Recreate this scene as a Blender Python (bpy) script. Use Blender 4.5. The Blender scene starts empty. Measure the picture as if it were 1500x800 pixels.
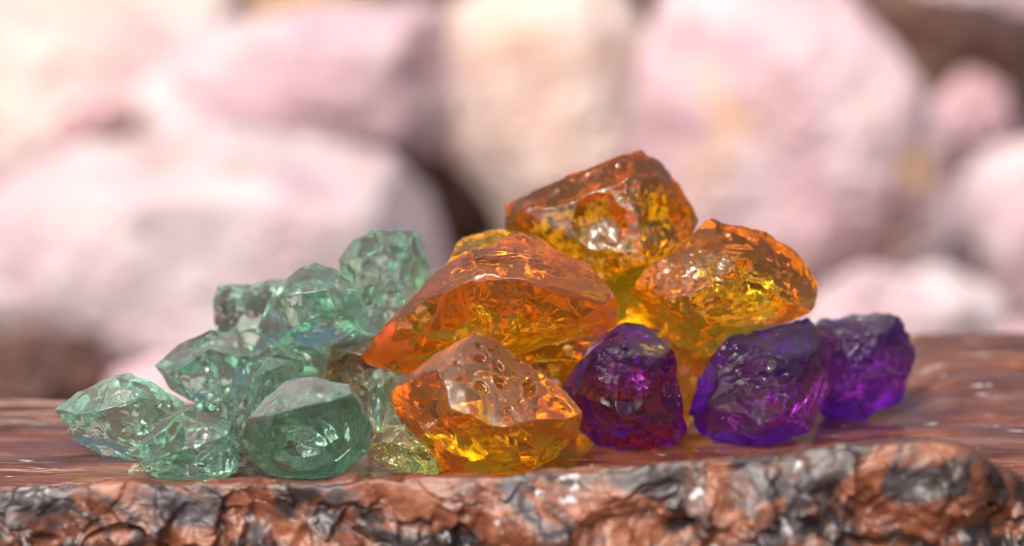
import bpy, bmesh, math
import numpy as np
from mathutils import Vector

# ------------------------------------------------------------------ camera, sky, sun, exposure
CM = 0.01                      # coordinates below are centimetres, the scene is in metres
PITCH = math.radians(9.0)
DIST = 40.0
AIM = np.array([0.0, 0.0, 2.87])
FWD = np.array([0.0, math.cos(PITCH), -math.sin(PITCH)])
UPV = np.array([0.0, math.sin(PITCH), math.cos(PITCH)])
CAMP = AIM - DIST * FWD
FOC = 0.36                     # sensor width / focal length

scene = bpy.context.scene
col = scene.collection
cam_d = bpy.data.cameras.new('camera')
cam_d.lens = 100.0; cam_d.sensor_width = 36.0
cam_d.clip_start = 0.01; cam_d.clip_end = 50.0
cam_d.dof.use_dof = True
cam_d.dof.focus_distance = 0.404
cam_d.dof.aperture_fstop = 10.5
cam = bpy.data.objects.new('camera', cam_d)
cam.location = Vector(CAMP * CM)
cam.rotation_euler = (math.pi / 2 - PITCH, 0, 0)
col.objects.link(cam)
scene.camera = cam

SUN_EL, SUN_AZ = math.radians(48), math.radians(-152)    # azimuth from +Y (away from camera), clockwise
world = bpy.data.worlds.new('World'); scene.world = world; world.use_nodes = True
wn = world.node_tree; wn.nodes.clear()
sky = wn.nodes.new('ShaderNodeTexSky'); sky.sky_type = 'NISHITA'; sky.sun_disc = False
sky.sun_elevation = SUN_EL; sky.sun_rotation = SUN_AZ
sky.air_density = 0.5; sky.dust_density = 9.0; sky.ozone_density = 0.4
bg = wn.nodes.new('ShaderNodeBackground'); bg.inputs['Strength'].default_value = 0.15
wo = wn.nodes.new('ShaderNodeOutputWorld')
wn.links.new(sky.outputs[0], bg.inputs[0]); wn.links.new(bg.outputs[0], wo.inputs[0])

sun_d = bpy.data.lights.new('sun', 'SUN'); sun_d.energy = 0.95; sun_d.angle = math.radians(14)
sun_d.color = (1.0, 0.95, 0.88)
sun = bpy.data.objects.new('sun', sun_d); col.objects.link(sun)
sdir = Vector((math.sin(SUN_AZ) * math.cos(SUN_EL), math.cos(SUN_AZ) * math.cos(SUN_EL), math.sin(SUN_EL)))
sun.rotation_euler = sdir.to_track_quat('Z', 'Y').to_euler()

vs = scene.view_settings
vs.view_transform = 'Standard'; vs.look = 'None'; vs.gamma = 1.0; vs.use_curve_mapping = False
vs.exposure = 0.42
cy = scene.cycles
cy.max_bounces = 24; cy.transmission_bounces = 20; cy.glossy_bounces = 10; cy.diffuse_bounces = 4
cy.volume_bounces = 6; cy.transparent_max_bounces = 16
cy.caustics_reflective = True; cy.caustics_refractive = True
cy.blur_glossy = 0.3; cy.sample_clamp_indirect = 20.0
cy.use_denoising = True; cy.filter_width = 1.0; cy.pixel_filter_type = 'BLACKMAN_HARRIS'

# ------------------------------------------------------------------ helpers
def at(px, py, Y):
    """point at depth Y (cm) seen at pixel (px, py) of the 1500x800 photograph"""
    d = FWD + (px - 750) / 1500 * FOC * np.array([1.0, 0, 0]) + (400 - py) / 1500 * FOC * UPV
    return CAMP + d * ((Y - CAMP[1]) / d[1])

def project(V):
    r = V - CAMP
    z = r @ FWD
    return 750 + r[:, 0] / z / FOC * 1500, 400 - (r @ UPV) / z / FOC * 1500

def ground_Y(py, z=0.0):
    d = FWD + (400 - py) / 1500 * FOC * UPV
    return CAMP[1] + d[1] * (z - CAMP[2]) / d[2]

def _hash(ix, iy, iz, seed):
    h = (ix * 374761393 + iy * 668265263 + iz * 2147483647 + seed * 1274126177) & 0xFFFFFFFF
    h = ((h ^ (h >> 13)) * 1274126177) & 0xFFFFFFFF
    h = ((h ^ (h >> 16)) * 2246822519) & 0xFFFFFFFF
    return ((h ^ (h >> 15)) & 0xFFFFFF) / float(0xFFFFFF) * 2 - 1

def vnoise(P, seed=0):
    F = np.floor(P); f = P - F; I = F.astype(np.int64)
    u = f * f * f * (f * (f * 6 - 15) + 10)
    out = np.zeros(len(P))
    for dx in (0, 1):
        wx = u[:, 0] if dx else 1 - u[:, 0]
        for dy in (0, 1):
            wy = u[:, 1] if dy else 1 - u[:, 1]
            for dz in (0, 1):
                wz = u[:, 2] if dz else 1 - u[:, 2]
                out += wx * wy * wz * _hash(I[:, 0] + dx, I[:, 1] + dy, I[:, 2] + dz, seed)
    return out

def fbm(P, seed=0, octaves=4, gain=0.5):
    a, s, o = 1.0, 0.0, np.zeros(len(P))
    for k in range(octaves):
        o += a * vnoise(P * (2.03 ** k) + 17.3 * k, seed + k); s += a; a *= gain
    return o / s

def ridged(P, seed=0, octaves=4):
    a, s, o = 1.0, 0.0, np.zeros(len(P))
    for k in range(octaves):
        o += a * (1 - 2 * np.abs(vnoise(P * (2.07 ** k) + 9.1 * k, seed + k))); s += a; a *= 0.5
    return o / s

def cells(P, seed=0, tilt=1.0):
    """broken-stone relief: every cell is a little plane at its own height and slant"""
    F = np.floor(P).astype(np.int64)
    best = np.full(len(P), 1e9); val = np.zeros(len(P))
    for dx in (-1, 0, 1):
        for dy in (-1, 0, 1):
            for dz in (-1, 0, 1):
                I = F + np.array([dx, dy, dz])
                h = [_hash(I[:, 0], I[:, 1], I[:, 2], seed + k) for k in range(7)]
                q = P - (I + .5 + .45 * np.stack(h[:3], 1))
                d = (q * q).sum(axis=1)
                v = .6 * h[3] + tilt * (q[:, 0] * h[4] + q[:, 1] * h[5] + q[:, 2] * h[6])
                m = d < best
                best[m] = d[m]; val[m] = v[m]
    return val

def smooth(a, b, x):
    t = np.clip((x - a) / (b - a), 0, 1)
    return t * t * (3 - 2 * t)

_ico = {}
def ico(level):
    if level not in _ico:
        bm = bmesh.new(); bmesh.ops.create_icosphere(bm, subdivisions=level, radius=1.0)
        bm.verts.index_update()
        D = np.array([v.co[:] for v in bm.verts]); Fc = np.array([[v.index for v in f.verts] for f in bm.faces])
        bm.free()
        _ico[level] = (D / np.linalg.norm(D, axis=1)[:, None], Fc)
    return _ico[level]

def hull_planes(P):
    bm = bmesh.new()
    for p in P: bm.verts.new(p)
    bmesh.ops.convex_hull(bm, input=bm.verts[:])
    bm.normal_update()
    N, C, R = [], [], []
    for f in bm.faces:
        if f.calc_area() < 1e-4: continue
        N.append(f.normal[:]); C.append(f.calc_center_median()[:])
        R.append(math.sqrt(f.calc_area()))
    bm.free()
    return np.array(N), np.array(C), np.array(R)

def link_mesh(name, V, F, mat, origin, label=None, category=None, group=None, kind=None, parent=None):
    me = bpy.data.meshes.new(name)
    V = (V - origin) * CM
    me.vertices.add(len(V)); me.vertices.foreach_set('co', V.astype(np.float32).ravel())
    n = F.shape[1]
    me.loops.add(F.size); me.loops.foreach_set('vertex_index', F.astype(np.int32).ravel())
    me.polygons.add(len(F)); me.polygons.foreach_set('loop_start', (np.arange(len(F)) * n).astype(np.int32))
    me.update(calc_edges=True); me.validate()
    me.polygons.foreach_set('use_smooth', np.ones(len(me.polygons), dtype=bool))
    me.materials.append(mat)
    o = bpy.data.objects.new(name, me); col.objects.link(o)
    o.location = Vector(origin * CM)
    if parent: o.parent = parent
    if label: o['label'] = label
    if category: o['category'] = category
    if group: o['group'] = group
    if kind: o['kind'] = kind
    return o

def stone_points(outline, front, Yc, thick, rng, back=0.62):
    """3D corner points: the traced rim, the facet corners in front of it, a smaller rear face"""
    pts = []
    cx = np.mean([p[0] for p in outline]); cyy = np.mean([p[1] for p in outline])
    for (x, y) in outline:
        pts.append(at(x, y, Yc + rng.uniform(-.12, .12) * thick))
    for (x, y, d) in front:
        pts.append(at(x, y, Yc + d))
    for (x, y) in outline[::2]:
        k = back * rng.uniform(.8, 1.15)
        pts.append(at(cx + (x - cx) * k, cyy + (y - cyy) * k, Yc + thick * rng.uniform(.42, .62)))
    if len(front) < 3:
        for (x, y) in outline[1::2]:
            k = .6 * rng.uniform(.8, 1.15)
            pts.append(at(cx + (x - cx) * k, cyy + (y - cyy) * k, Yc - thick * rng.uniform(.32, .5)))
    return np.array(pts)

def make_stone(P, seed, level=7, outline=None, sharp=180, chips=2, chip=0.96, warp=.035, rough=.013, fine=.008,
               ripple=.003, concave=.06, pits=(), npits=0, lumps=0.0, floor=None, scoops=34, scoop=1.4, frostk=.5):
    rng = np.random.default_rng(seed)
    D, Fc = ico(level)
    c = P.mean(axis=0)
    N, FCn, FR = hull_planes(P - c)
    H = np.einsum('ij,ij->i', N, FCn)
    keep = H > .05; N, FCn, FR, H = N[keep], FCn[keep], FR[keep], H[keep]
    size = float(np.mean(H)) * 2
    for k in range(chips):
        d = rng.normal(size=3); d /= np.linalg.norm(d)
        sup = ((P - c) @ d).max()
        N = np.vstack([N, d]); H = np.append(H, sup * chip * rng.uniform(.96, 1.03))
        FCn = np.vstack([FCn, d * H[-1]]); FR = np.append(FR, size * .25)
    fi = np.where(N[:, 2] > .42, rng.uniform(.45, 1.0, len(N)), rng.uniform(0, .12, len(N)))
    # gently warped directions make every edge wander
    W = np.stack([fbm(D * 2.2, seed + 11 * k, 3) for k in range(3)], 1)
    Dw = D + warp * W; Dw /= np.linalg.norm(Dw, axis=1)[:, None]
    G = np.maximum(Dw @ N.T, 1e-6) / H
    Gp = (G / G.max(axis=1)[:, None]) ** sharp
    g = G.max(axis=1) * Gp.sum(axis=1) ** (1 / sharp)
    r = 1 / g
    w = Gp / Gp.sum(axis=1)[:, None]
    Q = D * r[:, None]
    # conchoidal hollows and ripples, face by face
    disp = np.zeros(len(D))
    for i in range(len(N)):
        m = w[:, i] > .02
        if not m.any(): continue
        q = Q[m] - FCn[i]
        R = FR[i] * rng.uniform(.6, 1.1) + .08
        dd = np.linalg.norm(q, axis=1)
        cv = concave * rng.uniform(.2, 1.2) * min(FR[i], 1.2)
        e = -cv * np.clip(1 - (dd / R) ** 2, 0, 1)
        o = rng.normal(size=3); o -= N[i] * (o @ N[i]); o /= np.linalg.norm(o)
        rd = np.linalg.norm(q - o * FR[i] * rng.uniform(.5, 1.0), axis=1)
        lam = rng.uniform(.10, .26)
        ph = fbm(Q[m] * 1.6, seed + 300 + i, 2) * 3.0
        e += ripple * rng.uniform(.2, 1.4) * np.sin(2 * np.pi * rd / lam + ph) * smooth(.15, .9, rd / (FR[i] + .1))
        disp[m] += w[m, i] * e
    mask = smooth(-.15, .35, fbm(Q * .9, seed + 71, 2))
    frost = (w @ fi) * frostk
    # chips struck from faces and edges: crisp-rimmed hollow scoops
    r2 = r.copy()
    Dn = D + .05 * np.stack([fbm(D * 5, seed + 500 + 7 * k, 2) for k in range(3)], 1)
    Dn /= np.linalg.norm(Dn, axis=1)[:, None]
    for k in range(scoops):
        j = rng.integers(len(D))
        if rng.random() < .25:      # more of them along edges
            cand = rng.integers(len(D), size=30); j = cand[np.argmin(w[cand].max(axis=1))]
        nrm = (w[j][:, None] * N).sum(axis=0) + rng.normal(size=3) * .18
        nrm /= np.linalg.norm(nrm)
        R = rng.uniform(.5, 2.2) * size * .5
        dep = scoop * rng.uniform(.010, .042) * size * .5
        sc = Q[j] + nrm * (R - dep)
        b = Dn @ sc; q = b * b - sc @ sc + R * R
        m = (q > 0) & (b > 0)
        t = np.where(m, b - np.sqrt(np.maximum(q, 0)), 1e9)
        hit = m & (t > .3 * r) & (t < r2)
        r2[hit] = t[hit]
        frost[hit] *= rng.uniform(.25, 1.0)
    disp += r2 - r
    disp += lumps * fbm(Q * 1.3 / max(size * .5, .4), seed + 5, 3)
    disp += rough * (.35 + mask) * ridged(Q * 2.4, seed + 31, 3)
    disp += fine * (.04 + 1.5 * mask ** 2) * ridged(Q * np.array([5, 5, 8]), seed + 41, 2)
    V = Q + D * disp[:, None] + c
    if outline is not None:        # rounding eats into the rim: grow back to the traced extent
        px, py = project(V)
        ox = np.array([p[0] for p in outline]); oy = np.array([p[1] for p in outline])
        sx = (ox.max() - ox.min()) / (px.max() - px.min()); sy = (oy.max() - oy.min()) / (py.max() - py.min())
        q = V - c
        a, b, e = q[:, 0] * sx, (q @ UPV) * sy, (q @ FWD) * (sx + sy) / 2
        V = c + np.stack([a, 0 * a, 0 * a], 1) + b[:, None] * UPV + e[:, None] * FWD
        px, py = project(V); k = DIST * FOC / 1500 * ((c - CAMP) @ FWD) / DIST
        V[:, 0] += ((ox.max() + ox.min()) - (px.max() + px.min())) / 2 * k
        V -= (((oy.max() + oy.min()) - (py.max() + py.min())) / 2 * k) * UPV
    # bubble pits: shallow elliptical cups
    if len(pits) or npits:
        px, py = project(V)
        toward = ((V - c) @ FWD) < .25 * size
        for (x, y, rx, ry, ang, dep) in pits:
            ca, sa = math.cos(ang), math.sin(ang)
            u = ((px - x) * ca + (py - y) * sa) / rx; v = (-(px - x) * sa + (py - y) * ca) / ry
            t = np.sqrt(u * u + v * v) * (1 + .35 * vnoise(V * 7, seed + 91))
            k = toward & (t < 1.5)
            frost[k] *= smooth(.7, 1.25, t[k])
            V[k] -= D[k] * (dep * (smooth(1.15, .55, t[k]) - .22 * np.exp(-((t[k] - 1.2) / .16) ** 2)))[:, None]
        for k in range(npits):
            d = rng.normal(size=3); d /= np.linalg.norm(d)
            rr = rng.uniform(.025, .075) / size * 1.6
            t = np.arccos(np.clip(D @ d, -1, 1)) / rr
            m = t < 1.4
            frost[m] *= smooth(.5, 1.2, t[m])
            V[m] -= D[m] * (rng.uniform(.012, .035) * smooth(1.2, .4, t[m]))[:, None]
    if floor is not None:
        low = V[:, 2] < floor
        V[low, 2] = floor + (V[low, 2] - floor) * .05
    return V, Fc, frost

# ------------------------------------------------------------------ materials
def new_mat(name):
    m = bpy.data.materials.new(name); m.use_nodes = True
    nt = m.node_tree; nt.nodes.clear()
    return m, nt

def N_(nt, t, **kw):
    n = nt.nodes.new(t)
    for k, v in kw.items():
        if hasattr(n, k): setattr(n, k, v)
        else: n.inputs[k.replace('_', ' ')].default_value = v
    return n

def ramp(nt, fac, stops):
    r = nt.nodes.new('ShaderNodeValToRGB')
    el = r.color_ramp.elements
    while len(el) < len(stops): el.new(0.5)
    for e, (p, c) in zip(el, stops):
        e.position = p; e.color = (*c, 1) if len(c) == 3 else c
    nt.links.new(fac, r.inputs[0])
    return r.outputs[0]

def noise(nt, vec, scale, detail=4, rough=.55, dist=0.0):
    n = nt.nodes.new('ShaderNodeTexNoise')
    n.inputs['Scale'].default_value = scale; n.inputs['Detail'].default_value = detail
    n.inputs['Roughness'].default_value = rough; n.inputs['Distortion'].default_value = dist
    nt.links.new(vec, n.inputs['Vector'])
    return n.outputs['Fac']

def gem_mat(name, sigma, dust=.07, dustcol=(.75, .73, .72), rough=(.02, .06), scatter=0.0, scol=(1, 1, 1), ior=1.54, bump=.06):
    """clear mineral: refraction, absorption per cm of path, a breath of frosting on the broken skin"""
    m, nt = new_mat(name); L = nt.links.new
    out = nt.nodes.new('ShaderNodeOutputMaterial')
    geo = nt.nodes.new('ShaderNodeNewGeometry'); pos = geo.outputs['Position']
    gl = nt.nodes.new('ShaderNodeBsdfPrincipled')
    gl.inputs['Base Color'].default_value = (1, 1, 1, 1)
    gl.inputs['Transmission Weight'].default_value = 1.0
    gl.inputs['IOR'].default_value = ior
    patch = noise(nt, pos, 160, 6, .62, .5)
    att = nt.nodes.new('ShaderNodeAttribute'); att.attribute_name = 'frost'
    mp = nt.nodes.new('ShaderNodeMapRange'); L(patch, mp.inputs[0])
    mp.inputs[1].default_value = .36; mp.inputs[2].default_value = .62; mp.inputs[3].default_value = .35; mp.inputs[4].default_value = 1.0
    fz = nt.nodes.new('ShaderNodeMath'); fz.operation = 'MULTIPLY'; L(att.outputs['Fac'], fz.inputs[0]); L(mp.outputs[0], fz.inputs[1])
    mr = nt.nodes.new('ShaderNodeMath'); mr.operation = 'MULTIPLY_ADD'; L(fz.outputs[0], mr.inputs[0])
    mr.inputs[1].default_value = rough[1]; mr.inputs[2].default_value = rough[0]
    L(mr.outputs[0], gl.inputs['Roughness'])
    fine = noise(nt, pos, 700, 2, .5, .4)
    bp = nt.nodes.new('ShaderNodeBump'); bp.inputs['Strength'].default_value = bump; bp.inputs['Distance'].default_value = .0005
    L(fine, bp.inputs['Height']); L(bp.outputs[0], gl.inputs['Normal'])
    df = nt.nodes.new('ShaderNodeBsdfDiffuse'); df.inputs['Color'].default_value = (*dustcol, 1); L(bp.outputs[0], df.inputs['Normal'])
    mr2 = nt.nodes.new('ShaderNodeMath'); mr2.operation = 'MULTIPLY_ADD'; L(fz.outputs[0], mr2.inputs[0])
    mr2.inputs[1].default_value = dust * 4.0; mr2.inputs[2].default_value = dust * .06
    mx = nt.nodes.new('ShaderNodeMixShader'); L(mr2.outputs[0], mx.inputs[0]); L(gl.outputs[0], mx.inputs[1]); L(df.outputs[0], mx.inputs[2])
    L(mx.outputs[0], out.inputs['Surface'])
    s = np.array(sigma) / CM
    dens = float(s.max()) * 1.02
    va = nt.nodes.new('ShaderNodeVolumeAbsorption')
    va.inputs['Density'].default_value = dens
    va.inputs['Color'].default_value = (*(1 - s / dens), 1)
    if scatter > 0:
        vsn = nt.nodes.new('ShaderNodeVolumeScatter')
        vsn.inputs['Density'].default_value = scatter / CM; vsn.inputs['Color'].default_value = (*scol, 1)
        vsn.inputs['Anisotropy'].default_value = .3
        ad = nt.nodes.new('ShaderNodeAddShader'); L(va.outputs[0], ad.inputs[0]); L(vsn.outputs[0], ad.inputs[1])
        L(ad.outputs[0], out.inputs['Volume'])
    else:
        L(va.outputs[0], out.inputs['Volume'])
    return m

GREEN = gem_mat('green_fluorite', (.52, .19, .33), dust=.05, rough=(.09, .06), scatter=.13)
GREEN_PALE = gem_mat('pale_green_fluorite', (.44, .15, .27), dust=.05, rough=(.09, .06), scatter=.18)
GREEN_DEEP = gem_mat('deep_green_fluorite', (.66, .29, .45), dust=.06, rough=(.09, .05), scatter=.12)
OLIVE = gem_mat('olive_crystal', (.32, .24, 1.1), dust=.05)
BROWN = gem_mat('smoky_brown_green_crystal', (.42, .62, .95), dust=.04)
AMBER = gem_mat('orange_citrine', (.05, .35, 2.5), dust=.03, scatter=.06, dustcol=(.72, .45, .22))
AMBER_HAZY = gem_mat('cloudy_orange_citrine', (.06, .41, 2.7), dust=.05, dustcol=(.72, .52, .38), rough=(.07, .09), scatter=.11)
HONEY = gem_mat('honey_citrine', (.02, .42, 2.6), dust=.03, scatter=.45, dustcol=(.78, .56, .38))
PURPLE = gem_mat('amethyst', (.78, 2.4, .46), dust=.05, scatter=.10, dustcol=(.7, .68, .74))
PURPLE_DARK = gem_mat('dark_amethyst', (1.05, 3.0, .55), dust=.05, scatter=.10, dustcol=(.7, .68, .76))
PURPLE_RED = gem_mat('wine_amethyst', (.72, 2.4, .50), dust=.05, scatter=.08, dustcol=(.7, .66, .72))

def slab_mat():
    m, nt = new_mat('mahogany_stone'); L = nt.links.new
    out = nt.nodes.new('ShaderNodeOutputMaterial'); bs = nt.nodes.new('ShaderNodeBsdfPrincipled')
    geo = nt.nodes.new('ShaderNodeNewGeometry'); pos = geo.outputs['Position']
    att = nt.nodes.new('ShaderNodeAttribute'); att.attribute_name = 'front'
    def mapped(s):
        mp = nt.nodes.new('ShaderNodeMapping'); mp.inputs['Scale'].default_value = s
        L(pos, mp.inputs['Vector']); return mp.outputs[0]
    top = mapped((.36, .95, 1.0)); frt = mapped((.8, .8, 1.0))
    def two(sa, sb, **k):
        a = noise(nt, top, sa, **k); b = noise(nt, frt, sb, **k)
        x = nt.nodes.new('ShaderNodeMix'); x.data_type = 'FLOAT'
        L(att.outputs['Fac'], x.inputs[0]); L(a, x.inputs[2]); L(b, x.inputs[3]); return x.outputs[0]
    base = two(120, 110, detail=7, rough=.62, dist=.7)
    c1 = ramp(nt, base, [(.28, (.05, .014, .007)), (.42, (.14, .042, .020)), (.54, (.24, .088, .045)), (.66, (.35, .165, .105)), (.78, (.50, .35, .28))])
    dk = two(75, 85, detail=6, rough=.6, dist=1.1)
    dkf = ramp(nt, dk, [(.46, (0, 0, 0)), (.55, (1, 1, 1))])
    mx = nt.nodes.new('ShaderNodeMix'); mx.data_type = 'RGBA'; mx.blend_type = 'MIX'
    sc = nt.nodes.new('ShaderNodeMath'); sc.operation = 'MULTIPLY'; sc.inputs[1].default_value = .85
    tf = nt.nodes.new('ShaderNodeMath'); tf.operation = 'MULTIPLY_ADD'; tf.inputs[1].default_value = .58; tf.inputs[2].default_value = .36
    L(att.outputs['Fac'], tf.inputs[0]); L(tf.outputs[0], sc.inputs[1])
    L(dkf, sc.inputs[0]); L(sc.outputs[0], mx.inputs[0]); L(c1, mx.inputs[6]); L(ramp(nt, noise(nt, frt, 300, 4), [(.4, (.010, .009, .010)), (.62, (.06, .062, .075))]), mx.inputs[7])
    # pale quartz flecks
    fl = two(420, 260, detail=3, rough=.5)
    flf = ramp(nt, fl, [(.66, (0, 0, 0)), (.72, (1, 1, 1))])
    m2 = nt.nodes.new('ShaderNodeMix'); m2.data_type = 'RGBA'
    L(flf, m2.inputs[0]); L(mx.outputs[2], m2.inputs[6]); m2.inputs[7].default_value = (.55, .56, .58, 1)
    L(m2.outputs[2], bs.inputs['Base Color'])
    rr = nt.nodes.new('ShaderNodeMapRange'); L(base, rr.inputs[0]); rr.inputs[1].default_value = .35; rr.inputs[2].default_value = .7
    rr.inputs[3].default_value = .03; rr.inputs[4].default_value = .15
    ra = nt.nodes.new('ShaderNodeMath'); ra.operation = 'MULTIPLY_ADD'; ra.inputs[1].default_value = .33
    L(att.outputs['Fac'], ra.inputs[0]); L(rr.outputs[0], ra.inputs[2]); L(ra.outputs[0], bs.inputs['Roughness'])
    bs.inputs['IOR'].default_value = 1.52
    hb = two(500, 420, detail=5, rough=.6)
    bp = nt.nodes.new('ShaderNodeBump'); bp.inputs['Strength'].default_value = .10; bp.inputs['Distance'].default_value = .0004
    L(hb, bp.inputs['Height']); L(bp.outputs[0], bs.inputs['Normal'])
    L(bs.outputs[0], out.inputs['Surface'])
    return m

def rock_mat(name, base, patch, spot, amount=.5, spots=.5, scale=26):
    m, nt = new_mat(name); L = nt.links.new
    out = nt.nodes.new('ShaderNodeOutputMaterial'); bs = nt.nodes.new('ShaderNodeBsdfPrincipled')
    geo = nt.nodes.new('ShaderNodeNewGeometry'); pos = geo.outputs['Position']
    a = noise(nt, pos, scale, 5, .55, .6); b = noise(nt, pos, scale * 1.4, 4, .5, .3); s = noise(nt, pos, scale * 6, 4, .6)
    off = nt.nodes.new('ShaderNodeVectorMath'); off.operation = 'ADD'; off.inputs[1].default_value = (3.1, 7.7, 1.3); L(pos, off.inputs[0])
    b = noise(nt, off.outputs[0], scale * 1.2, 4, .5, .4)
    f1 = ramp(nt, a, [(.5 - .12 * amount, (0, 0, 0)), (.72 - .12 * amount, (1, 1, 1))])
    f2 = ramp(nt, b, [(.66 - .14 * spots, (0, 0, 0)), (.80 - .14 * spots, (1, 1, 1))])
    m1 = nt.nodes.new('ShaderNodeMix'); m1.data_type = 'RGBA'; L(f1, m1.inputs[0]); m1.inputs[6].default_value = (*base, 1); m1.inputs[7].default_value = (*patch, 1)
    m2 = nt.nodes.new('ShaderNodeMix'); m2.data_type = 'RGBA'; L(f2, m2.inputs[0]); L(m1.outputs[2], m2.inputs[6]); m2.inputs[7].default_value = (*spot, 1)
    L(m2.outputs[2], bs.inputs['Base Color']); bs.inputs['Roughness'].default_value = .55
    bp = nt.nodes.new('ShaderNodeBump'); bp.inputs['Strength'].default_value = .5; bp.inputs['Distance'].default_value = .003
    L(s, bp.inputs['Height']); L(bp.outputs[0], bs.inputs['Normal'])
    L(bs.outputs[0], out.inputs['Surface'])
    return m

ROCK_PINK = rock_mat('pale_pink_quartz', (.57, .48, .51), (.49, .31, .37), (.42, .24, .19), .5, .4)
ROCK_WHITE = rock_mat('white_quartz', (.54, .47, .495), (.48, .34, .39), (.45, .29, .24), .45, .35)
ROCK_CREAM = rock_mat('cream_pink_quartz', (.54, .47, .45), (.49, .30, .33), (.54, .36, .20), .5, .6)
ROCK_PEACH = rock_mat('peach_quartz', (.62, .52, .49), (.58, .40, .33), (.54, .27, .14), .5, .4)
ROCK_MAUVE = rock_mat('mauve_quartz', (.58, .46, .50), (.49, .30, .35), (.62, .40, .25), .6, .7)
ROCK_ROSE = rock_mat('rose_quartz', (.55, .37, .42), (.47, .28, .33), (.38, .20, .18), .5, .4)
ROCK_TAN = rock_mat('tan_rock', (.58, .40, .22), (.48, .30, .15), (.66, .52, .38), .5, .5)
ROCK_BROWN_SHADE = rock_mat('brown_rock_shade', (.10, .045, .032), (.06, .026, .02), (.20, .12, .10), .5, .5)  # brown stone, darkened further to deepen the shade in the gaps
EARTH = rock_mat('brown_earth', (.07, .034, .024), (.045, .021, .015), (.13, .075, .055), .5, .5, 40)

# ------------------------------------------------------------------ the setting
GZ = -8.5
def ground():
    nx, ny = 160, 200
    X = np.linspace(-110, 110, nx); Y = np.linspace(-70, 190, ny)
    gx, gy = np.meshgrid(X, Y)
    P = np.stack([gx.ravel(), gy.ravel(), np.zeros(nx * ny)], 1)
    z = GZ + 34 * smooth(52, 100, P[:, 1]) + 6 * smooth(100, 180, P[:, 1])
    z = z + (1.2 + 2.5 * smooth(45, 60, P[:, 1])) * fbm(P * .12, 3, 4) * smooth(9, 18, P[:, 1]) + .25 * fbm(P * .7, 9, 3) - .3
    P[:, 2] = z
    i = np.arange(nx * ny).reshape(ny, nx)
    F = np.stack([i[:-1, :-1], i[:-1, 1:], i[1:, 1:], i[1:, :-1]], -1).reshape(-1, 4)
    return link_mesh('ground', P, F, EARTH, np.zeros(3), label='brown earth bank behind the rocks', kind='structure')
ground()

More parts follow.
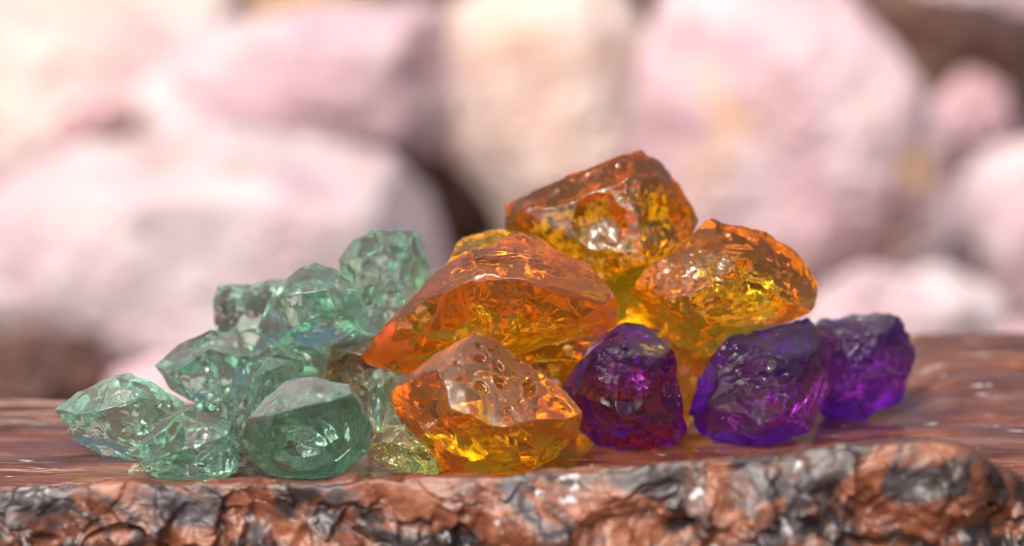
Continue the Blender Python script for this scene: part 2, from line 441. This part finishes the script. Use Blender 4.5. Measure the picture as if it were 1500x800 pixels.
def slab():
    nx, nt_, nf, nb = 900, 230, 190, 20
    xs = np.linspace(-13, 13, nx)
    def pl(*pts): return np.interp(xs, [p[0] for p in pts], [p[1] for p in pts])
    ker = np.hanning(31); ker /= ker.sum()
    def sm(a): return np.convolve(np.pad(a, 15, mode='edge'), ker, 'valid')
    # front lip: pixel height of the edge along the picture, and how far forward it stands
    lip_Y = sm(pl((-13, -1.9), (-4, -2.0), (0, -2.6), (4, -3.0), (6, -3.2), (7, -2.2), (13, -2.0)))
    lip_py = np.interp(xs, (np.array([-100, 60, 200, 330, 450, 560, 640, 760, 850, 960, 1100, 1200, 1300, 1380, 1430, 1500, 1700]) - 750) / 104.,
                       [722, 716, 708, 712, 714, 704, 700, 700, 690, 684, 668, 658, 648, 662, 702, 716, 725])
    lip_z = sm(np.array([at(750, p, y)[2] for p, y in zip(lip_py, lip_Y)]))
    back_Y = sm(pl((-13, 5.2), (-5, 5.4), (0, 6.8), (5, 8.0), (6, 8.5), (13, 9.0)))
    rows, fr = [], []
    bot_Y = lip_Y - .6
    for k in range(nb):                     # rear face, bottom to top
        t = k / nb
        rows.append(np.stack([xs, back_Y + .9 * (1 - t), GZ + (0 - GZ) * t + 0 * xs], 1)); fr.append(1.0)
    for k in range(nt_):                    # top, rear edge to front lip
        t = (k / nt_)
        Y = back_Y + (lip_Y - back_Y) * t
        z = lip_z * smooth(-.35, lip_Y + .1, Y) if False else lip_z * smooth(0, 1, np.clip((-.55 - Y) / (-.55 - lip_Y), 0, 1))
        z = z + .45 * smooth(5.6, 7.2, xs) * smooth(2.0, 6.5, Y) - .30 * smooth(4.5, 8.0, Y) * (1 - smooth(3, 6, xs))
        rows.append(np.stack([xs, Y, z], 1)); fr.append(0.0)
    for k in range(nf + 1):                 # broken front face
        t = k / nf
        Y = lip_Y + (bot_Y - lip_Y) * t ** 1.2
        z = lip_z + (GZ - lip_z) * t ** 2.3
        rows.append(np.stack([xs, Y, z], 1)); fr.append(1.0)
    P = np.concatenate(rows); n = len(rows)
    f = np.repeat(np.array(fr), nx)
    f = f.reshape(n, nx)
    k3 = np.hanning(17); k3 /= k3.sum()
    f = np.apply_along_axis(lambda a: np.convolve(np.pad(a, 8, mode='edge'), k3, 'valid'), 0, f)
    f = f.ravel()
    near = (P[:, 1] < .5)                  # broken-stone relief only on the front and lip
    def cl(Q, *a):
        o = np.zeros(len(Q)); o[near] = cells(Q[near], *a); return o
    # relief: flat flow-banded top, chunky fractured front
    Pw = P + .25 * np.stack([fbm(P * 1.5, 61 + k, 3) for k in range(3)], 1)
    S = P * np.array([.30, 1.5, 1.0])
    rest = smooth(-.9, -.3, P[:, 1]) * (1 - smooth(4.6, 5.6, P[:, 1])) * (1 - smooth(5.4, 6.2, np.abs(P[:, 0] - .0)))
    top = (.06 * fbm(S * .5, 1, 3) + .012 * ridged(S * 1.5, 4, 3)) * (1 - .85 * rest) + (.002 + .006 * (1 - rest)) * fbm(P * np.array([.8, 5, 2]), 6, 3)
    edge = .18 * cl(Pw * np.array([.7, .7, 1.1]), 71) + .10 * cl(Pw * 1.9, 73) + .02 * cl(Pw * 5, 75) + .08 * ridged(P * .8, 21, 5) + .24 * fbm(P * np.array([.6, .6, .9]), 23, 3) + .04 * fbm(P * 4.5, 25, 3) - .05
    side = (P[:, 0] > 5.2) & (f < .5); led = np.zeros(len(P))
    led[side] = cells(Pw[side] * np.array([.4, 1.1, 1.0]), 83, .8)
    top += .045 * led * smooth(5.3, 6.6, P[:, 0])
    lipz = smooth(.8, 0., np.abs(P[:, 1] - np.tile(lip_Y, n)))
    P[:, 2] += top * (1 - f) + (1 - f) * lipz * (  .07 * cl(Pw * np.array([1.3, 1.8, 1.8]), 77) + .06 * ridged(P * 1.5, 33, 3) + .03 * fbm(P * 5, 35, 3)) * (P[:, 1] < 0)
    deep = f * (P[:, 1] < 1)
    P[:, 1] -= deep * (edge * smooth(.2, -.8, P[:, 2] - np.tile(lip_z, n)) * 1.6)
    P[:, 2] += deep * .12 * fbm(P * 2.2, 41, 3) * smooth(GZ, GZ + 2, P[:, 2])
    bk = f * (P[:, 1] > 1)
    P[:, 1] += bk * (.3 * fbm(P * .9, 51, 4))
    i = np.arange(n * nx).reshape(n, nx)
    F = np.stack([i[:-1, :-1], i[1:, :-1], i[1:, 1:], i[:-1, 1:]], -1).reshape(-1, 4)
    F2 = np.stack([i[-1, :-1], i[0, :-1], i[0, 1:], i[-1, 1:]], -1)
    o = link_mesh('stone_slab', P, np.concatenate([F, F2]), slab_mat(), np.array([0., 0., GZ]),
                  label='reddish brown streaked stone slab with broken front edge carrying all the crystals', category='stone slab')
    a = o.data.attributes.new('front', 'FLOAT', 'POINT'); a.data.foreach_set('value', f.astype(np.float32))
    return o
slab()

# ------------------------------------------------------------------ rocks behind (outline in photo pixels, depth, thickness)
def rock(outline, Yc, mat, label, seed, thick=None, name='quartz_rock', level=6):
    rng = np.random.default_rng(seed)
    w = (max(p[0] for p in outline) - min(p[0] for p in outline)) / 104. * 2.1
    P = stone_points(outline, [], Yc, thick or w * .6, rng, .75)
    V, F, fr = make_stone(P, seed, level, outline=outline, scoops=0, sharp=140, chips=5, chip=.93, warp=.08, rough=.22, fine=.05, ripple=.0, concave=.05, lumps=.25)
    org = np.array([V[:, 0].mean(), V[:, 1].mean(), V[:, 2].min()])
    link_mesh(name, V, F, mat, org, label, 'rock', 'quartz rocks heaped behind the slab')

rock([(-90, 330), (40, 225), (190, 178), (420, 178), (575, 215), (630, 280), (668, 390), (650, 500), (500, 580), (250, 610), (0, 560), (-90, 450)], 42, ROCK_WHITE, 'large rounded pale pink rock behind the green crystals, lowest on the left', 101)
rock([(170, 150), (290, 45), (520, 0), (655, 15), (690, 150), (640, 225), (420, 270), (190, 260)], 50, ROCK_PINK, 'pale pink rock resting on top of the large rock at left', 102)
rock([(-90, -90), (180, -110), (370, -60), (360, 40), (290, 130), (230, 250), (100, 330), (-90, 350)], 54, ROCK_CREAM, 'cream and pink streaked rock in the top left corner', 103)
rock([(330, 30), (350, -30), (480, -70), (560, -40), (560, 40), (450, 90), (360, 80)], 62, ROCK_TAN, 'tan rock peeking out at the top edge, left of centre', 104)
rock([(640, 190), (650, 10), (740, -70), (890, -60), (950, 60), (965, 300), (900, 400), (760, 375), (690, 270)], 50, ROCK_PEACH, 'peach and white rock above the top orange crystal', 105)
rock([(915, 360), (930, 150), (960, -10), (1060, -90), (1250, -30), (1350, 90), (1405, 250), (1410, 330), (1350, 430), (1200, 460), (1000, 470)], 46, ROCK_MAUVE, 'big mauve and orange mottled rock upright behind the right orange crystal', 106)
rock([(1360, 150), (1420, 103), (1480, 130), (1492, 200), (1450, 235), (1380, 220)], 54, ROCK_ROSE, 'small rosy pink rock near the right edge below the dark hollow', 107)
rock([(1375, 310), (1430, 225), (1560, 180), (1660, 260), (1640, 480), (1500, 530), (1425, 480), (1390, 380)], 50, ROCK_PINK, 'pale pink rock cut off by the right edge of the picture', 108)
rock([(1180, 450), (1270, 385), (1410, 395), (1480, 435), (1500, 520), (1400, 580), (1230, 570), (1150, 520)], 40, ROCK_WHITE, 'low whitish rock just behind the darkest purple crystal', 109)
rock([(660, 430), (720, 350), (860, 360), (980, 430), (1010, 540), (900, 620), (720, 600)], 45, ROCK_PINK, 'pink rock hidden mostly behind the orange crystals', 110)
rock([(960, 470), (1050, 420), (1180, 430), (1260, 500), (1200, 600), (1020, 600)], 52, ROCK_PEACH, 'peach rock seen low between the right orange crystal and the rocks', 111)
rock([(-80, 520), (20, 480), (140, 490), (190, 560), (150, 640), (-60, 650)], 34, ROCK_BROWN_SHADE, 'dark brown rock low at the left edge behind the slab', 112)
rock([(150, 560), (240, 520), (360, 540), (400, 620), (300, 660), (160, 640)], 30, ROCK_ROSE, 'rosy brown rock low behind the leftmost green crystal', 113)
rock([(1400, 500), (1480, 470), (1600, 480), (1640, 560), (1520, 620), (1410, 590)], 36, ROCK_ROSE, 'rosy rock low at the right edge behind the slab', 114)
rock([(1330, -20), (1420, -120), (1600, -120), (1640, 40), (1540, 60), (1440, 10)], 60, ROCK_PINK, 'pink rock at the top right corner above the dark hollow', 115)

rock([(590, 240), (640, 180), (720, 200), (780, 330), (740, 430), (640, 420)], 57, ROCK_BROWN_SHADE, 'brown rock added as the dark shade in the gap left of the top orange crystal', 116, level=5)  # added to fill the gap, its dark colour standing in for shade
rock([(1240, 10), (1320, -40), (1500, -20), (1560, 120), (1480, 200), (1330, 170)], 68, ROCK_BROWN_SHADE, 'brown rock coloured dark for the shade in the hollow at the top right', 117, level=5)  # shade of the hollow is put into this rock's dark brown
rock([(860, 0), (880, -60), (960, -70), (990, 20), (920, 60)], 60, ROCK_BROWN_SHADE, 'dark brown rock showing at the top edge between two pale rocks', 118, level=5)
# ------------------------------------------------------------------ crystals
def fracture_mat():
    m, nt = new_mat('air_gap'); L = nt.links.new
    out = nt.nodes.new('ShaderNodeOutputMaterial'); g = nt.nodes.new('ShaderNodeBsdfGlass')
    g.inputs['IOR'].default_value = 1 / 1.54; g.inputs['Roughness'].default_value = .02
    L(g.outputs[0], out.inputs['Surface']); return m
AIR = fracture_mat()

def fractures(parent, c, V, count, seed):
    """healed cracks: thin curved air gaps inside the crystal"""
    rng = np.random.default_rng(seed + 900)
    R0 = np.percentile(np.linalg.norm(V - c, axis=1), 5)
    na, nr = 40, 10
    for k in range(count):
        n = rng.normal(size=3) * np.array([1, 1, .7]); n /= np.linalg.norm(n)
        u = np.cross(n, [.3, .2, 1]); u /= np.linalg.norm(u); v = np.cross(n, u)
        p = c + rng.normal(size=3) * R0 * .25
        R = R0 * rng.uniform(.25, .5)
        A = np.linspace(0, 2 * np.pi, na, endpoint=False)
        rim = 1 + .35 * np.interp(A, np.linspace(0, 2 * np.pi, 9), np.append(r_ := rng.uniform(-1, 1, 8), r_[0]))
        top, bot = [], []
        for j in range(1, nr + 1):
            rr = R * j / nr * rim
            x = p + np.outer(rr * np.cos(A), u) + np.outer(rr * np.sin(A) * .7, v)
            bend = .10 * fbm(x * 3.0, seed + k, 3) + .25 * (rr ** 2)
            th = .012 * np.sqrt(max(1 - (j / nr) ** 2, 0)) + .0005
            x = x + np.outer(bend, n)
            top.append(x + n * th); bot.append(x - n * th)
        T = np.concatenate([p[None] + n * .012] + top); B = np.concatenate([p[None] - n * .012] + bot)
        i = lambda j, a: 1 + (j - 1) * na + (a % na)
        tri = []
        nT = len(T)
        for a in range(na):
            tri += [(0, i(1, a), i(1, a + 1)), (nT, nT + i(1, a + 1), nT + i(1, a))]
            for j in range(1, nr):
                q = (i(j, a), i(j + 1, a), i(j + 1, a + 1), i(j, a + 1))
                tri += [(q[0], q[1], q[2]), (q[0], q[2], q[3])]
                tri += [(nT + q[0], nT + q[2], nT + q[1]), (nT + q[0], nT + q[3], nT + q[2])]
            q = (i(nr, a), nT + i(nr, a), nT + i(nr, a + 1), i(nr, a + 1))
            tri += [(q[0], q[1], q[2]), (q[0], q[2], q[3])]
        o = link_mesh('inner_fracture', np.concatenate([T, B]), np.array(tri), AIR, p, parent=parent)
        o.location = Vector(p * CM) - parent.location
def crystal(name, mat, outline, front, thick, seed, label, category='crystal', group=None, Y=None, base=None, level=7, **kw):
    rng = np.random.default_rng(seed)
    if Y is None:
        Y = ground_Y(base) + thick * .12
    P = stone_points(outline, front, Y, thick, rng)
    V, F, fr = make_stone(P, seed, level, outline=outline, floor=.0 if base else None, **kw)
    if base:                       # settle on the slab
        V[:, 2] -= V[:, 2].min() + .03
    org = np.array([V[:, 0].mean(), V[:, 1].mean(), V[:, 2].min()])
    o = link_mesh(name, V, F, mat, org, label, category, group)
    a = o.data.attributes.new('frost', 'FLOAT', 'POINT'); a.data.foreach_set('value', fr.astype(np.float32))
    if level == 7:
        fractures(o, V.mean(axis=0), V, 4, seed)

GG, OG, PG = 'green crystals heaped at the left', 'orange crystals piled in the middle', 'purple crystals at the right'
def green(*a, **k):
    crystal('green_crystal', *a, group=GG, category='green crystal', **{'scoops': 22, 'rough': .010, 'fine': .007, **k})
def orange(*a, **k): crystal('orange_crystal', *a, group=OG, category='orange crystal', **k)
def purple(*a, **k): crystal('purple_crystal', *a, group=PG, category='purple crystal', **k)

green(GREEN, [(80, 600), (118, 570), (165, 550), (192, 543), (218, 555), (242, 572), (270, 588), (262, 615), (235, 645), (205, 675), (150, 668), (105, 640)],
      [(135, 606, -.6), (200, 580, -.6), (236, 606, -.3), (160, 640, -.5), (215, 660, -.4)], 1.6, 1,
      'wedge-shaped pale green crystal at the far left end of the pile', base=675, frostk=.9)
green(GREEN, [(188, 664), (228, 618), (266, 590), (300, 584), (345, 585), (358, 608), (354, 640), (346, 688), (318, 706), (270, 705), (222, 694)],
      [(276, 655, -.7), (266, 602, -.5), (332, 636, -.6), (220, 672, -.4), (320, 690, -.5)], 1.5, 2,
      'low bright green crystal at the front left with a sloping left face', base=705)
green(GREEN_DEEP, [(354, 642), (364, 610), (386, 583), (420, 555), (455, 549), (512, 561), (536, 590), (545, 625), (541, 660), (500, 690), (460, 703), (400, 699), (368, 672)],
      [(402, 604, -.8), (455, 592, -.95), (518, 577, -.6), (385, 660, -.6), (500, 668, -.7), (445, 690, -.6)], 1.9, 3,
      'large dark green front crystal with a flat grey top face', base=703, frostk=1.0)
green(GREEN_DEEP, [(354, 595), (364, 560), (392, 521), (420, 530), (445, 552), (425, 590), (400, 640), (372, 645), (357, 615)],
      [(385, 545, -.4), (372, 590, -.4), (410, 575, -.3)], 1.0, 4,
      'small dark green crystal wedged behind the large front one', Y=1.0, level=6)
green(GREEN, [(227, 535), (262, 505), (310, 483), (345, 489), (373, 520), (376, 548), (360, 582), (300, 592), (270, 582), (248, 568)],
      [(246, 546, -.4), (308, 512, -.6), (350, 522, -.5), (335, 575, -.4), (285, 575, -.4)], 1.5, 5,
      'pale green crystal with whitish top resting on the two leftmost ones', Y=1.9, frostk=.9)
green(GREEN, [(374, 488), (396, 430), (430, 395), (460, 385), (502, 395), (526, 425), (538, 455), (530, 482), (490, 503), (440, 508), (400, 507)],
      [(410, 432, -.6), (478, 422, -.7), (492, 450, -.75), (430, 480, -.6), (518, 466, -.4)], 1.6, 6,
      'rounded mid green crystal with horizontal bands, upper middle of the green pile', Y=1.9, frostk=.6)
green(GREEN_PALE, [(312, 442), (320, 418), (380, 411), (422, 409), (440, 440), (430, 505), (360, 525), (314, 485)],
      [(350, 440, -.5), (400, 470, -.4), (340, 490, -.4)], 1.4, 7,
      'pale green crystal slightly out of focus at the back left of the pile', Y=3.3, level=6)
green(GREEN_PALE, [(496, 382), (520, 350), (548, 337), (606, 335), (617, 352), (629, 385), (626, 425), (612, 460), (575, 510), (530, 510), (500, 470)],
      [(520, 388, -.4), (560, 360, -.5), (600, 370, -.5), (555, 440, -.7), (605, 430, -.4)], 1.4, 8,
      'tall pale green crystal standing highest among the green ones', Y=2.7)
green(BROWN, [(459, 535), (476, 506), (515, 492), (575, 488), (600, 520), (580, 575), (556, 622), (542, 615), (525, 590), (490, 575), (464, 556)],
      [(500, 515, -.4), (545, 520, -.5), (550, 570, -.3)], 1.2, 9,
      'brownish green crystal tucked beside the left tip of the orange pile', Y=2.0)
green(GREEN_PALE, [(372, 525), (400, 503), (490, 500), (480, 545), (450, 600), (400, 600), (380, 560)],
      [(420, 520, -.4), (450, 530, -.4), (425, 570, -.3)], 1.4, 10,
      'very pale bright green crystal under the banded one', Y=1.9, level=6)
green(GREEN, [(538, 548), (560, 535), (592, 545), (596, 600), (575, 650), (548, 650), (538, 600)],
      [(560, 560, -.3), (570, 600, -.3), (555, 630, -.3)], .9, 11,
      'narrow bubbly green crystal under the left tip of the orange pile', Y=1.3, level=6, npits=30)
green(OLIVE, [(544, 645), (558, 622), (592, 618), (628, 650), (645, 690), (612, 698), (570, 686), (547, 668)],
      [(572, 645, -.4), (600, 655, -.4), (590, 682, -.3)], .9, 12,
      'small olive yellow crystal on the slab left of the front orange one', base=697)
green(GREEN_PALE, [(600, 400), (650, 391), (700, 420), (690, 480), (620, 480)],
      [(640, 420, -.3), (660, 450, -.3), (625, 450, -.3)], 1.2, 13,
      'sliver of pale green crystal showing behind the left orange one', Y=4.0, level=6)
green(GREEN_PALE, [(330, 640), (375, 640), (388, 685), (372, 694), (335, 690)],
      [(350, 660, -.2), (370, 670, -.2), (345, 680, -.2)], .8, 14,
      'small pale green crystal low between the two front green ones', Y=.4, level=6)
# hidden helpers of the heap that show through the clear stones
green(GREEN, [(300, 560), (340, 540), (430, 545), (450, 600), (430, 655), (320, 660), (290, 610)],
      [(340, 580, -.5), (400, 590, -.5), (360, 630, -.5)], 1.6, 15,
      'green crystal at the heart of the green pile, seen only through its neighbours', Y=2.6, level=6)
green(GREEN_PALE, [(410, 520), (470, 500), (600, 500), (640, 560), (600, 640), (450, 640), (405, 580)],
      [(460, 540, -.5), (560, 540, -.5), (520, 600, -.5)], 1.8, 16,
      'green crystal at the rear of the pile under the tall pale one', Y=3.3, level=6)

orange(AMBER_HAZY, [(572, 567), (590, 549), (640, 510), (690, 489), (722, 492), (776, 530), (830, 568), (853, 596), (848, 630), (820, 656), (770, 682), (700, 692), (652, 698), (608, 640), (580, 596)],
       [(644, 531, -.75), (662, 592, -1.05), (740, 614, -1.15), (832, 606, -.7), (690, 680, -.5), (780, 665, -.5)], 2.2, 21,
       'blocky orange crystal at the front with a pitted whitish top face', base=698, frostk=.9, scoops=12, sharp=110, concave=.03, ripple=.001,
       pits=[(701, 503, 6, 4, 0, .03), (720, 510, 4, 3, 0, .02), (703, 522, 8, 7, .5, .06), (730, 537, 12, 6, 1.2, .07), (733, 560, 11, 7, .6, .07), (776, 569, 9, 12, .0, .08),
             (706, 563, 13, 7, 1.0, .05), (762, 588, 6, 6, 0, .04), (668, 530, 5, 4, .3, .03), (753, 546, 3, 3, 0, .03), (740, 577, 3, 3, 0, .02), (755, 590, 3, 4, 0, .03),
             (745, 598, 8, 4, .2, .03), (673, 553, 5, 7, .2, .03), (760, 525, 5, 3, .6, .02), (788, 600, 6, 3, 0, .02), (818, 590, 14, 8, .6, .03), (605, 555, 3, 3, 0, .03), (617, 562, 5, 4, 0, .04), (643, 567, 3, 3, 0, .03), (616, 592, 9, 5, .4, .04), (632, 552, 3, 3, 0, .02)])
orange(AMBER_HAZY, [(530, 522), (560, 480), (600, 440), (650, 388), (692, 356), (742, 339), (790, 350), (850, 385), (890, 428), (907, 465), (885, 490), (800, 513), (730, 528), (640, 545), (590, 548), (538, 535)],
       [(668, 420, -1.0), (700, 400, -1.0), (762, 410, -1.2), (800, 424, -1.2), (880, 448, -.6), (720, 505, -.9), (600, 505, -.5), (850, 470, -.8)], 2.6, 22,
       'large elongated orange crystal slanting down to a point over the green ones', Y=1.2, frostk=.3, scoop=1.5, concave=.05,
       pits=[(595, 498, 10, 12, 0, .05), (715, 385, 26, 9, .1, .02)])
orange(AMBER, [(740, 302), (762, 288), (850, 262), (900, 229), (936, 220), (966, 235), (986, 262), (1023, 323), (1010, 400), (970, 480), (900, 490), (830, 460), (760, 385), (741, 337)],
       [(765, 312, -.6), (928, 262, -.8), (946, 385, -1.1), (968, 330, -.6), (860, 420, -.9), (790, 380, -.6)], 2.4, 23,
       'roof-shaped orange crystal crowning the whole pile', Y=3.4, frostk=.2, scoop=1.6, rough=.035, pits=[(912, 248, 10, 8, 0, .04), (945, 228, 9, 7, 0, .04), (990, 330, 9, 7, 0, .03)], npits=25)
orange(AMBER, [(652, 380), (680, 350), (722, 336), (750, 340), (770, 380), (730, 440), (660, 430)],
       [(690, 375, -.4), (720, 365, -.4), (715, 400, -.4)], 1.2, 24,
       'small rough orange crystal peeping out behind the long slanting one', Y=2.9, level=6, rough=.05)
orange(AMBER, [(927, 432), (945, 395), (1000, 346), (1042, 319), (1110, 330), (1160, 364), (1192, 400), (1198, 426), (1190, 458), (1130, 478), (1070, 505), (1032, 523), (990, 507), (944, 470)],
       [(940, 430, -.4), (1015, 365, -.5), (990, 445, -.9), (1075, 392, -1.0), (1130, 380, -.6), (1155, 445, -.7), (1065, 478, -.9), (1020, 505, -.5)], 2.3, 25,
       'pitted orange crystal resting on the purple ones at the right of the pile', Y=2.4, frostk=.3, scoop=1.6, rough=.03,
       pits=[(1086, 388, 14, 7, .4, .07), (1030, 370, 6, 3, 0, .03), (1060, 345, 10, 4, .1, .03), (1100, 352, 8, 4, .2, .03), (990, 390, 5, 3, 0, .03), (1000, 400, 4, 3, 0, .03), (1015, 385, 4, 3, 0, .02), (1040, 395, 4, 3, 0, .02), (1055, 408, 4, 3, 0, .02), (975, 385, 6, 3, .2, .03), (1120, 350, 7, 3, .2, .02)], npits=40)
orange(HONEY, [(955, 505), (1010, 500), (1050, 525), (1050, 600), (1000, 625), (955, 600)],
       [(990, 530, -.4), (1030, 560, -.4), (985, 590, -.4)], 1.6, 26,
       'orange crystal glimpsed between the left and middle purple ones', base=632, level=6)
orange(AMBER, [(720, 505), (790, 495), (880, 500), (900, 560), (880, 625), (770, 640), (720, 580)],
       [(770, 530, -.4), (860, 530, -.5), (820, 600, -.5)], 1.8, 27,
       'orange crystal in shade under the long slanting one', base=640, level=6)
orange(HONEY, [(830, 470), (900, 440), (990, 470), (1020, 540), (980, 600), (890, 600), (830, 540)],
       [(880, 490, -.5), (960, 510, -.5), (910, 560, -.5)], 1.9, 28,
       'orange crystal at the centre of the pile below the crowning one', base=612, level=6)

purple(PURPLE_RED, [(822, 562), (842, 533), (880, 490), (912, 469), (950, 474), (986, 505), (996, 545), (1001, 590), (1007, 632), (990, 650), (930, 656), (882, 659), (848, 625), (828, 592)],
       [(868, 512, -.5), (915, 503, -.7), (958, 532, -.7), (845, 575, -.5), (900, 610, -.85), (985, 615, -.5)], 1.8, 31,
       'dark wine purple pyramid-shaped crystal next to the front orange one', base=659, frostk=.35)
purple(PURPLE, [(1009, 605), (1020, 560), (1042, 520), (1075, 485), (1130, 471), (1182, 462), (1200, 490), (1211, 530), (1216, 575), (1195, 622), (1150, 642), (1100, 654), (1056, 648), (1018, 627)],
       [(1068, 512, -.5), (1125, 528, -.9), (1192, 512, -.5), (1035, 590, -.6), (1155, 592, -.95), (1100, 635, -.6)], 2.0, 32,
       'rounded violet crystal in the middle of the purple ones', base=654, frostk=.2, sharp=50,
       pits=[(1090, 545, 12, 5, .2, .04), (1120, 548, 8, 6, 0, .05), (1145, 545, 10, 5, -.3, .04), (1105, 560, 9, 5, .2, .04), (1095, 485, 8, 5, -.4, .03), (1180, 468, 10, 5, -.2, .03)], npits=20)
purple(PURPLE_DARK, [(1188, 478), (1205, 462), (1245, 457), (1312, 454), (1334, 488), (1341, 520), (1334, 545), (1314, 590), (1272, 614), (1212, 617), (1192, 580), (1186, 520)],
       [(1235, 490, -.6), (1300, 480, -.5), (1250, 555, -.8), (1310, 540, -.5), (1215, 580, -.6)], 1.7, 33,
       'dark violet crystal with rough greyish top at the right end', base=617, frostk=.9, rough=.045, ripple=.014,
       pits=[(1258, 515, 5, 7, -.3, .06), (1270, 525, 8, 4, .4, .06), (1262, 505, 4, 5, 0, .05), (1252, 525, 4, 7, -.3, .05), (1280, 515, 4, 5, .3, .05), (1274, 508, 4, 3, 0, .04)], npits=15)
